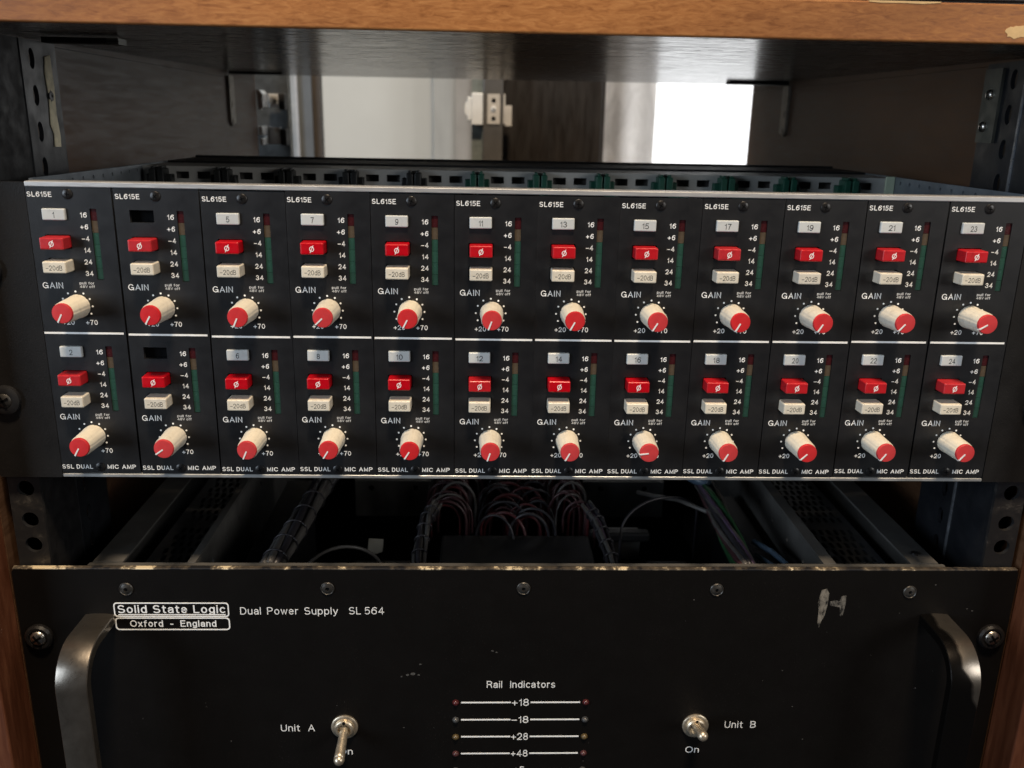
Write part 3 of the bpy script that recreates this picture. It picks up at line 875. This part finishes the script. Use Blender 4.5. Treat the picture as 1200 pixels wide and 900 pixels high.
def red_mesh():
    b = MB()
    b.box(5.55, 15.65, -6.9, 3.0, -22.75, -17.45, m_red, 0.55, 3, 0.16)
    # null sign: ring and slash
    seg = 18
    ro, ri = 1.12, 0.84
    for k in range(seg):
        a0, a1 = 2*math.pi*k/seg, 2*math.pi*(k+1)/seg
        q = [(10.6+ro*math.sin(a0)*0.9, -20.2+ro*math.cos(a0)), (10.6+ro*math.sin(a1)*0.9, -20.2+ro*math.cos(a1)), (10.6+ri*math.sin(a1)*0.85, -20.2+ri*math.cos(a1)), (10.6+ri*math.sin(a0)*0.85, -20.2+ri*math.cos(a0))]
        b.poly(q, -6.98, -6.8, m_print)
    b.poly([(9.75, -21.75), (10.05, -21.75), (11.45, -18.65), (11.15, -18.65)], -6.99, -6.8, m_print)
    return b.me('phase_button')
def pad_mesh():
    b = MB()
    b.box(5.6, 15.6, -6.9, 3.0, -32.6, -27.4, m_cream, 0.5, 3, 0.16)
    write(b, '\u221220dB', 7.1, 13.9, -30.2, 2.15, m_ink, y=-6.92, wt=0.12)
    return b.me('pad_button')
def meter_mesh():
    b = MB()
    x0, x1 = 25.05, 27.65
    zs = [(-6.2, -11.1, m_met_r), (-11.1, -16.2, m_met_y), (-16.2, -21.2, m_met_g[0]), (-21.2, -26.2, m_met_g[1]), (-26.2, -31.2, m_met_g[2]), (-31.2, -36.0, m_met_g[3])]
    for a, c, m_ in zs:
        b.box(x0, x1, 0.6, 2.0, c+0.05, a-0.05, m_)
    return b.me('level_meter')
def tab_mesh(num):
    b = MB()
    b.box(5.45, 15.15, -1.2, 2.0, -11.1, -6.1, m_tab, 0.45, 3, 0.1)
    w = 2.8 if len(num) > 1 else (0.7 if num == '1' else 1.35)
    if num == '11': w = 1.7
    write(b, num, 10.4-w/2, 10.4+w/2, -8.75, 2.45, m_ink, y=-1.23, wt=0.14)
    return b.me('number_tab')
def knob_mesh():
    b = MB()
    b.lathe(0, 0, [(5.15, 0.3), (5.15, -1.6), (4.95, -3.0), (4.62, -13.2), (4.3, -14.3), (0, -14.4)], m_knob, 72, True, 0.16, 9)
    return b.me('gain_knob')
def cap_mesh():
    b = MB()
    b.lathe(0, 0, [(4.25, -14.2), (4.25, -15.2), (4.0, -15.55), (0, -15.75)], m_redcap, 36)
    b.poly([(-0.30, 0.3), (0.30, 0.3), (0.30, 4.15), (-0.30, 4.15)], -15.86, -15.2, m_white)
    b.poly([(-0.30, 4.15), (0.30, 4.15), (0.30, 4.55), (-0.30, 4.55)], -15.3, -14.3, m_white)
    return b.me('knob_cap')
def mscrew_mesh(big):
    b = MB()
    r = 2.15
    b.lathe(0, 0, [(r, 0.1), (r, -0.25), (r*0.82, -0.5), (r*0.3, -0.62), (0, -0.62)], m_screw_black, 22)
    for a_, b_ in ((0.95, 0.2), (0.2, 0.95)):
        b.poly([(-a_, -b_), (a_, -b_), (a_, b_), (-a_, b_)], -0.70, 0, m_hole)
    return b.me('panel_screw')
ME = dict(face=face_mesh(), letters=letter_mesh(), red=red_mesh(), pad=pad_mesh(), meter=meter_mesh(), knob=knob_mesh(), cap=cap_mesh(), screw=mscrew_mesh(0))
ANG = [[-152, -150, -156, -134, -153, -160, -152, -150, -152, -150, -140, -122],
       [-150, -125, -156, -148, -148, -162, -152, -98, -152, -135, -146, -142]]
DZ = [.55, .15, -.33, 0, -.18, -.4, -.3, -.33, -.1, 0, .4, .45]
DX = [-.45, .08, .38, .32, .24, .24, -.02, -.26, -.34, -.24, -.02, .42]
DY = [0, .05, .15, -.25, .1, 0, -.1, .05, 0, -.08, .05, 0]
GRP = 'amp modules in the card cage'
def module_label(i):
    if i == 1:
        return 'narrow black amp module with both number tab slots empty, second from left'
    return 'narrow black amp module with white tabs numbered %d and %d' % (2*i+1, 2*i+2)
def make_module(i):
    t = thing('amp_module', module_label(i), 'amp module', (i*P+DX[i], DY[i]*0.6, DZ[i]), GRP)
    link('faceplate', ME['face'], t)
    link('printed_lettering', ME['letters'], t)
    for r_ in (0, 1):
        dz = r_*ROW*S
        rb = link('phase_button', ME['red'], t); rb.location = (0, random.choice((0, 0.1, 0.3, 0.6))*S, dz); rb.rotation_euler = (0, random.uniform(-0.003, 0.003), 0)
        pb = link('pad_button', ME['pad'], t); pb.location = (0, random.choice((0, 0.15, 0.4))*S, dz); pb.rotation_euler = (0, random.uniform(-0.003, 0.003), 0)
        mt = link('level_meter', ME['meter'], t); mt.location = (0, 0, dz)
        kn = link('gain_knob', ME['knob'], t)
        kn.location = (KX*S, 0, KZ*S+dz)
        kn.rotation_euler = (0, math.radians(ANG[r_][i]), 0)
        link('knob_cap', ME['cap'], kn)
        sc_ = link('panel_screw', ME['screw'], t)
        sc_.location = ((16.6 if r_ == 0 else 16.7)*S, 0, (-0.2 if r_ == 0 else -122.2)*S)
        sc_.rotation_euler = (0, random.uniform(0, 1.5), 0)
        if i != 1:
            tb = link('number_tab', tab_mesh(str(2*i+1+r_)), t); tb.location = (0, 0, dz)
            tb.rotation_euler = (0, random.uniform(-0.01, 0.01), 0)
    return t
for i in range(12):
    make_module(i)

# ================================================================== the power supply
psu = thing('power_supply', 'large black dual power supply with two strap handles below the modules', 'power supply', (211, 0, -350))
PO = (-211*S, 0, 350*S)
def ppart(mbuf, name, parent=None):
    o = mbuf.build(name, parent or psu)
    if parent is None: o.location = PO
    return o
b = MB()
ps_holes = [ell(-22.3, -209.4, 4.4, 3.4, 14), ell(445.0, -209.7, 4.4, 3.4, 14)]
b.mesh(plate(rrect(-31.2, 453.2, -350, -173.6, 2.0, 4), ps_holes, 4.0), on_front(2.0), m_psu)
panel = ppart(b, 'front_panel')
b = MB(); b.box(-30.6, 452.6, -0.12, 2.6, -173.7, -172.9, m_chip, 0.25, 2); ppart(b, 'worn_top_edge', panel)
# lettering
b = MB()
def frame_line(o_, i_):
    b.mesh(plate(o_, [i_], 0.25), on_front(-0.05), m_print)
frame_line(rrect(14.3, 68.9, -198.9, -191.2, 1.6), rrect(14.85, 68.35, -198.35, -191.75, 1.2))
frame_line(rrect(14.3, 68.9, -206.1, -199.3, 1.8), rrect(14.85, 68.35, -205.55, -199.85, 1.4))
write(b, 'Solid State Logic', 16.2, 67.0, -194.75, 4.3, m_print, wt=0.15, word=1.5)
b.box(16.2, 67.2, -0.1, 0.2, -197.9, -197.45, m_print)
write(b, 'Oxford  -  England', 21.2, 62.3, -202.6, 3.5, m_print, wt=0.16, word=1.25)
ppart(b, 'printed_lettering', panel); b = MB()
write(b, 'Dual Power Supply', 74.2, 121.0, -195.7, 3.9, m_print, wt=0.10, word=1.8)
write(b, 'SL 564', 126.4, 143.2, -195.6, 3.9, m_print, wt=0.10)
ppart(b, 'printed_lettering', panel); b = MB()
write(b, 'Unit  A', 90.0, 106.9, -262.3, 3.9, m_print, wt=0.10, word=1.2)
write(b, 'On', 118.4, 125.4, -276.5, 3.7, m_print, wt=0.10)
ppart(b, 'printed_lettering', panel); b = MB()
write(b, 'Unit  B', 315.5, 331.6, -261.4, 3.9, m_print, wt=0.10, word=1.2)
write(b, 'On', 296.3, 303.3, -276.5, 3.7, m_print, wt=0.10)
ppart(b, 'printed_lettering', panel); b = MB()
write(b, 'Rail  Indicators', 193.4, 227.6, -237.2, 3.9, m_print, wt=0.11, word=1.4)
for z, s_ in ((-247.7, '+18'), (-257.85, '\u221218'), (-268.0, '+28'), (-278.2, '+48'), (-288.4, '+5')):
    w = 8.6 if len(s_) == 3 else 5.6
    write(b, s_, 210.4-w/2, 210.4+w/2, z, 4.0, m_print, wt=0.11)
    b.box(180.6, 205.6, -0.1, 0.2, z-0.38, z+0.38, m_print)
    b.box(215.6, 240.6, -0.1, 0.2, z-0.38, z+0.38, m_print)
ppart(b, 'printed_lettering', panel)
# indicator lamps
for z, m_ in ((-247.7, m_led_red), (-257.9, m_led_clear), (-268.1, m_led_amber), (-278.2, m_led_pink), (-288.4, m_led_clear)):
    for x in (177.9, 243.5):
        b = MB(); b.lathe(x, z, [(1.75, 0.1), (1.75, -0.25), (1.45, -0.3), (1.4, -0.6), (1.05, -1.2), (0.5, -1.5), (0, -1.6)], m_, 16)
        ppart(b, 'indicator_lamp', panel)
# panel screws in the top row
for x, z in ((21.3, -183.9), (116.5, -183.5), (210.6, -183.4), (304.8, -184.0), (400.5, -185.1)):
    b = MB()
    b.lathe(x, z, [(3.35, 0.1), (3.35, -0.35), (3.0, -0.7), (2.75, -0.45), (1.9, -0.85), (1.0, -1.0), (1.0, -0.3), (0, -0.3)], m_screw_dull, 22)
    b.box(x-0.4, x+0.4, -0.5, -0.2, z-1.2, z+1.2, m_hole)
    ppart(b, 'panel_screw', panel)
# rack screws with black cup washers
for x, z in ((-22.3, -209.4), (445.0, -209.7)):
    b = MB()
    b.lathe(x, z, [(6.6, 0.1), (6.6, -1.6), (5.6, -2.6), (4.4, -2.6), (3.9, -1.0), (0, -1.0)], m_screw_black, 28)
    w = ppart(b, 'cup_washer', panel)
    b = MB(); cross_screw(b, x, z, 4.0, -1.0, m_screw, 2.0, 1.2, 0.6)
    ppart(b, 'screw', panel)
# bare scrapes on the panel
def scrape_mat(name, thr, c):
    m, nt, b_ = new_mat(name)
    f = noise(nt, tex_coord(nt, (1, 1, 0.45)), 330.0, 6, 0.75, 0.4)
    nt.links.new(ramp(nt, f, [(thr-0.05, (0.005, 0.0045, 0.004)), (thr+0.02, tuple(q*0.5 for q in c)), (thr+0.14, c)]), b_.inputs['Base Color'])
    b_.inputs['Roughness'].default_value = 0.6
    return m
m_scrape = scrape_mat('scraped_metal', 0.43, (0.20, 0.18, 0.148))
m_scrape2 = scrape_mat('scraped_paint', 0.48, (0.16, 0.147, 0.126))
b = MB()
b.poly([(356.6, -184.2), (359.2, -183.4), (360.6, -186), (360.4, -193), (359.6, -199), (358.5, -201), (357.6, -205), (356.6, -202), (356.4, -195), (355.6, -191)], -0.07, 0.2, m_scrape)
b.poly([(361.5, -190.6), (364.0, -189.8), (366.3, -190.2), (367.0, -187.6), (369.2, -187.0), (369.4, -192), (368.8, -198), (367.4, -198.6), (366.8, -193.6), (364.2, -193.2), (361.8, -192.6)], -0.07, 0.2, m_scrape2)
ppart(b, 'paint_scrape', panel)
specks = [(random.uniform(10, 440), random.uniform(-286, -180), random.uniform(0.12, 0.34)) for k in range(34)]
specks += [(151, -232.5, 0.5), (154, -231.6, 0.7), (156.6, -231.0, 0.9), (159.5, -231.6, 0.5), (160.4, -225.5, 0.5), (196, -218, 0.5), (198, -218.8, 0.4)]
m_speck = mat('grey_speck', (0.075, 0.072, 0.068), 0.6, var=0.3, nscale=400)
for k, (x, z, rr) in enumerate(specks):
    b = MB(); b.poly(blob(x, z, rr*random.uniform(0.9, 1.8), rr*0.8, 9, k), -0.05, 0.1, m_speck)
    ppart(b, 'paint_speck', panel)
# handles
def handle(cx, m_, name='handle'):
    top, out, r = -199.6, -34.0, 17.0
    bot = -336.0
    path = [(0.2, top, 0, 1)]
    path.append((-6, top, 0, 1))
    n = 20
    for k in range(n+1):
        a = math.radians(90*k/n)
        # centre of the bend
        cy, cz = out+r, top-r
        path.append((cy-r*math.sin(a), cz+r*math.cos(a), -math.sin(a), math.cos(a)))
    for k in range(n+1):
        a = math.radians(90+90*k/n)
        cy, cz = out+r, bot+r
        path.append((cy-r*math.sin(a), cz+r*math.cos(a), -math.sin(a), math.cos(a)))
    path.append((0.2, bot, 0, -1))
    w, h = 7.1, 2.3
    prof = [(cx-w, -h), (cx+w, -h), (cx+w, h-0.75), (cx+w-0.35, h-0.3), (cx+w*0.5, h+0.12), (cx, h+0.25), (cx-w*0.5, h+0.12), (cx-w+0.35, h-0.3), (cx-w, h-0.75)]
    b = MB(); b.sweep(path, prof, m_, True)
    return ppart(b, name)
handle(7.4, m_handle_a)
h2 = handle(414.6, m_handle_b)
h2['label'] = 'handle with black finish worn off along one edge'
# toggle switches
def toggle(cx, cz, tip):
    b = MB()
    b.lathe(cx, cz, [(6.7, 0.1), (6.7, -0.9), (6.2, -1.3), (5.0, -1.3), (4.85, -2.6), (4.3, -3.1), (3.2, -3.1), (3.1, -1.2), (0, -1.2)], m_nickel, 36)
    b.box(cx-0.7, cx+0.7, -3.2, -1.2, cz+3.2, cz+4.6, m_hole)
    sw = ppart(b, 'toggle_switch')
    b = MB()
    p0 = Vector((cx, 0.5, cz)); p1 = Vector(tip); d = (p1-p0)
    pts = [p0+d*k/10 for k in range(11)]
    b.tube(pts[:10], 1.95, m_nickel, 18, 2.65)
    dn = d.normalized(); pb = pts[9]
    ringp = [(pb + dn*2.5*math.sin(math.radians(10*k))) for k in range(0, 10)]
    # rounded tip
    bb = bmesh.new()
    bmesh.ops.create_uvsphere(bb, u_segments=20, v_segments=12, radius=2.67*S)
    bb.transform(Matrix.Translation(pb*S))
    b._merge(bb, m_nickel, True)
    lv = ppart(b, 'lever', sw)
    return sw
toggle(122.0, -261.4, (121.6, -19.5, -268.0))
toggle(300.2, -261.6, (299.2, -19.5, -253.5))

# ---- open chassis behind the panel
m_perf = mat('perforated_steel', (0.085, 0.088, 0.095), 0.5, 0.1, var=0.2)
ZT = -177.0
b = MB()
b.box(-1, 423, 4.2, 14, ZT-1.6, ZT-0.4, m_chassis)
b.box(-1, 423, 4.2, 5.4, -345, ZT-1.6, m_dark_steel)
ppart(b, 'chassis_front')
for side in (0, 1):
    xo, xi = (0.5, 15.0) if side == 0 else (420.5, 406.5)
    lo, hi = min(xo, xi), max(xo, xi)
    b = MB()
    b.box(lo, hi, 14.2, 300, ZT-1.2, ZT, m_chassis)
    b.lathe((lo+hi)/2, 0, [(0.01, 0)], m_screw, 4) if False else None
    b.box(lo if side == 0 else hi-1.2, lo+1.2 if side == 0 else hi, 14.2, 300, -345, ZT-1.4, m_chassis)
    ppart(b, 'chassis_side')
    # perforated sheet set lower
    a0, a1 = (16.0, 45.0) if side == 0 else (368.5, 408.0)
    sl = []
    y = 20.0
    row = 0
    while y < 290:
        x = a0+3+(1.6 if row % 2 else 0)
        while x < a1-4:
            if row % 9 != 8: sl.append(rrect(x, x+2.2, y, y+6.4, 0.9, 2))
            x += 4.3
        y += 8.2; row += 1
    b = MB(); b.mesh(plate(rect(a0-2, a1+1, 15, 296), sl, 1.0), on_top(ZT-16), m_perf)
    ppart(b, 'perforated_sheet')
    # partition with folded top
    p0, p1 = (46.0, 50.0) if side == 0 else (362.0, 368.5)
    xx0 = p1-1.2 if side == 0 else p0
    b = MB()
    b.box(p0, p1, 14.2, 300, ZT-1.4, ZT-0.2, m_chassis, 0.3)
    hs = [ell(40+26*k, ZT-13, 1.6, 1.6, 10) for k in range(9)]
    b.mesh(plate(rect(14.4, 300, -300, ZT-1.6), hs, 1.2), on_side(xx0+0.6), m_chassis)
    ppart(b, 'partition')
b = MB()
b.lathe(0, 0, [(1.9, 0), (1.8, -1.0), (0, -1.2)], m_screw_black, 14)
so = ppart(b, 'screw'); so.rotation_euler = (-math.pi/2, 0, 0)
so.location = ((413.0-211)*S, 24*S, (ZT+350)*S)
b = MB(); b.box(-1, 423, 14, 300, -345, -340, m_dark_steel); ppart(b, 'chassis_floor')
b = MB(); b.box(-1, 423, 300.5, 302, -345, -182, m_dark_steel); ppart(b, 'chassis_back')
for q in ((66, 82, 18, 150, -190), (344, 356, 30, 150, -200), (112, 148, 28, 110, -226), (166, 256, 62, 112, -210), (272, 318, 28, 110, -226)):  # widest block is a black cover added for the dark below the wire loops
    b = MB(); b.box(q[0], q[1], q[2], q[3], -339, q[4], m_cap_black, 1.5); ppart(b, 'transformer_and_cover')
# cross plates with holes
for (xa, xb, h0, h1) in ((101, 156, 112.4, 143.6), (262, 320, 275.0, 306.2)):
    b = MB(); b.mesh(plate(rect(xa, xb, -238.5, -211.5), [ell(h0, -217.0, 2.0, 2.0, 14), ell(h1, -217.0, 2.0, 2.0, 14)], 1.4), on_front(200), m_chassis)
    b.box(xa, xb, 199, 214, -212.8, -211.4, m_chassis)
    b.box(xa+2, xb-2, 212, 214, -240, -212.9, m_hole)
    ppart(b, 'cross_plate')
# paper tag, terminal blocks, capacitor tops
b = MB(); b.poly([(120.5, -217), (129.5, -217.5), (128.6, -226), (124.5, -227.5), (119.4, -225.5)], 120, 120.4, mat('paper_tag', (0.30, 0.30, 0.27), 0.7)); ppart(b, 'paper_tag')
b = MB(); b.box(272, 292, 130, 142, -236, -219, m_chassis, 0.6); b.box(258, 296, 120, 128, -219, -213, m_rubber_and_shade, 1.5); ppart(b, 'terminal_block')
for x in (177, 188, 263, 273):
    b = MB(); b.box(x, x+9, 24, 32, -205, -186.6, m_cap_black, 2.5, 3); ppart(b, 'terminal_cap')

# ---- wiring
def arc(cx, y, ztop, rx, rz, drop, y2=None):
    pts = []
    for k in range(0, 19):
        a = math.pi - math.pi*k/18
        pts.append((cx+rx*math.cos(a), y+(0 if y2 is None else (y2-y)*k/18), ztop-rz+rz*math.sin(a)))
    pts = [(pts[0][0], y, pts[0][2]-drop*0.5), ] + pts + [(pts[-1][0], pts[-1][1], pts[-1][2]-drop)]
    return pts
mats_loop = [m_wire_mauve, m_wire_dark, m_wire_grey, m_wire_dark, m_wire_mauve, m_wire_red]
for (cx, z0, rx) in ((168.5, -189, 13.5), (201, -195, 13.0), (223.5, -195, 12.0), (246.5, -189, 10.5)):
    for k in range(16):
        b = MB()
        y = 116 + 7*k
        jj = random.uniform(-4.5, 4.5)
        b.tube(arc(cx+jj+(0.6*k if cx < 210 else -0.4*k), y, z0-0.2*k+random.uniform(-2.4, 1), rx+random.uniform(-2.2, 1.0), 14+random.uniform(-3, 3), random.uniform(8, 24), y+random.uniform(-14, 14)), random.choice((0.6, 0.75, 0.95)), mats_loop[(k*2+int(cx)) % 6], 8)
        if k % 2 == 0:
            b.tube(arc(cx+jj, y+4, z0-5+random.uniform(-2, 1), rx-4.5, 11, 26, y+2), 0.8, m_wire_red if k % 4 == 0 else m_wire_mauve, 8)
        ppart(b, 'wire_loop')
# rising pink wires at the back
b = MB()
for x0, x1 in ((188, 193), (196, 194), (246, 243), (250, 252), (199, 205), (255, 248)):
    b.tube([(x0, 205, -214), (x0+(x1-x0)*0.4+2, 208, -206), (x1, 214, -196), (x1+1.5, 220, -180)], 1.3, random.choice((m_wire_pink, m_wire_mauve)), 8)
ppart(b, 'wire_bunch')
def loom(path, rad, ms, n, lace=True, seed=1):
    """bundle of wires twisted gently around a path and laced with dark cord"""
    rg = random.Random(seed)
    b = MB()
    pts = [Vector(p) for p in path]
    fine = []
    for i in range(len(pts)-1):
        for k in range(8):
            fine.append(pts[i].lerp(pts[i+1], k/8))
    fine.append(pts[-1])
    for w in range(n):
        a0 = 2*math.pi*w/n; tw = rg.uniform(0.6, 1.4)
        rr = rad*(0.75 if w else 0)
        line = []
        for i, p in enumerate(fine):
            a = a0 + tw*i/10
            line.append(p + Vector((math.cos(a)*rr, 0.15*rr*math.sin(2*a), math.sin(a)*rr*0.9)) + Vector((rg.uniform(-.12, .12), 0, rg.uniform(-.12, .12))))
        b.tube(line, rad*(0.36 if n < 12 else 0.27), ms[w % len(ms)], 7)
    if lace:
        for i in range(2, len(fine)-2, 3):
            p = fine[i]; d = (fine[i+1]-fine[i-1]).normalized()
            n1 = d.orthogonal().normalized(); n2 = d.cross(n1)
            ring = [p + (n1*math.cos(2*math.pi*k/14)+n2*math.sin(2*math.pi*k/14))*rad*1.14 + d*(0.8*math.sin(2*math.pi*k/14)) for k in range(15)]
            b.tube(ring, 0.5, m_wire_dark, 5)
    return ppart(b, 'cable_loom')
G = m_wire_grey
loom([(84, 4.5+14, -184), (89, 60, -182), (93, 110, -181), (98, 170, -182), (102, 230, -186)], 5.6, [G, m_wire_dark, G, G], 9, True, 2)
loom([(326, 20, -186), (326, 55, -183), (328, 100, -182), (331, 150, -184), (334, 220, -186)], 6.2, [m_wire_green, G, m_wire_purple, m_wire_dark, G, m_wire_mauve, m_wire_green], 14, False, 3)
loom([(157, 30, -208), (156, 60, -196), (158, 90, -190), (163, 112, -189)], 3.6, [G, m_wire_dark, G], 6, True, 4)
loom([(263, 30, -210), (262, 60, -198), (259, 90, -192), (254, 112, -190)], 3.6, [m_wire_purple, G, m_wire_dark], 6, True, 5)
b = MB()
b.tube([(329, 118, -178), (322, 128, -178.5), (316, 150, -180), (310, 190, -183)], 3.4, m_wire_blue, 10)
ppart(b, 'blue_tail'); b = MB()
b.tube([(338, 52, -184), (345, 42, -185), (350, 32, -187), (344, 25, -190), (338, 22, -194)], 1.6, m_wire_blue, 8)
ppart(b, 'blue_tail'); b = MB()
b.tube([(336, 40, -186), (342, 30, -187), (347, 22, -190), (345, 17, -192)], 1.4, m_wire_blue, 8)
ppart(b, 'blue_tail'); b = MB()
b.box(340, 352, 15, 22, -196, -187.4, m_wire_teal, 1.2)
ppart(b, 'plug')
b = MB()
b.tube(arc(113, 45, -191, 22, 22, 30, 70), 1.0, m_wire_grey, 8)
ppart(b, 'loose_wire'); b = MB()
b.tube(arc(298, 90, -182, 26, 18, 30, 120), 0.8, m_wire_dark, 8)
ppart(b, 'loose_wire'); b = MB()
b.tube([(292, 150, -198), (300, 140, -196), (312, 120, -190), (322, 90, -184)], 1.4, m_wire_grey, 8)
ppart(b, 'loose_wire')
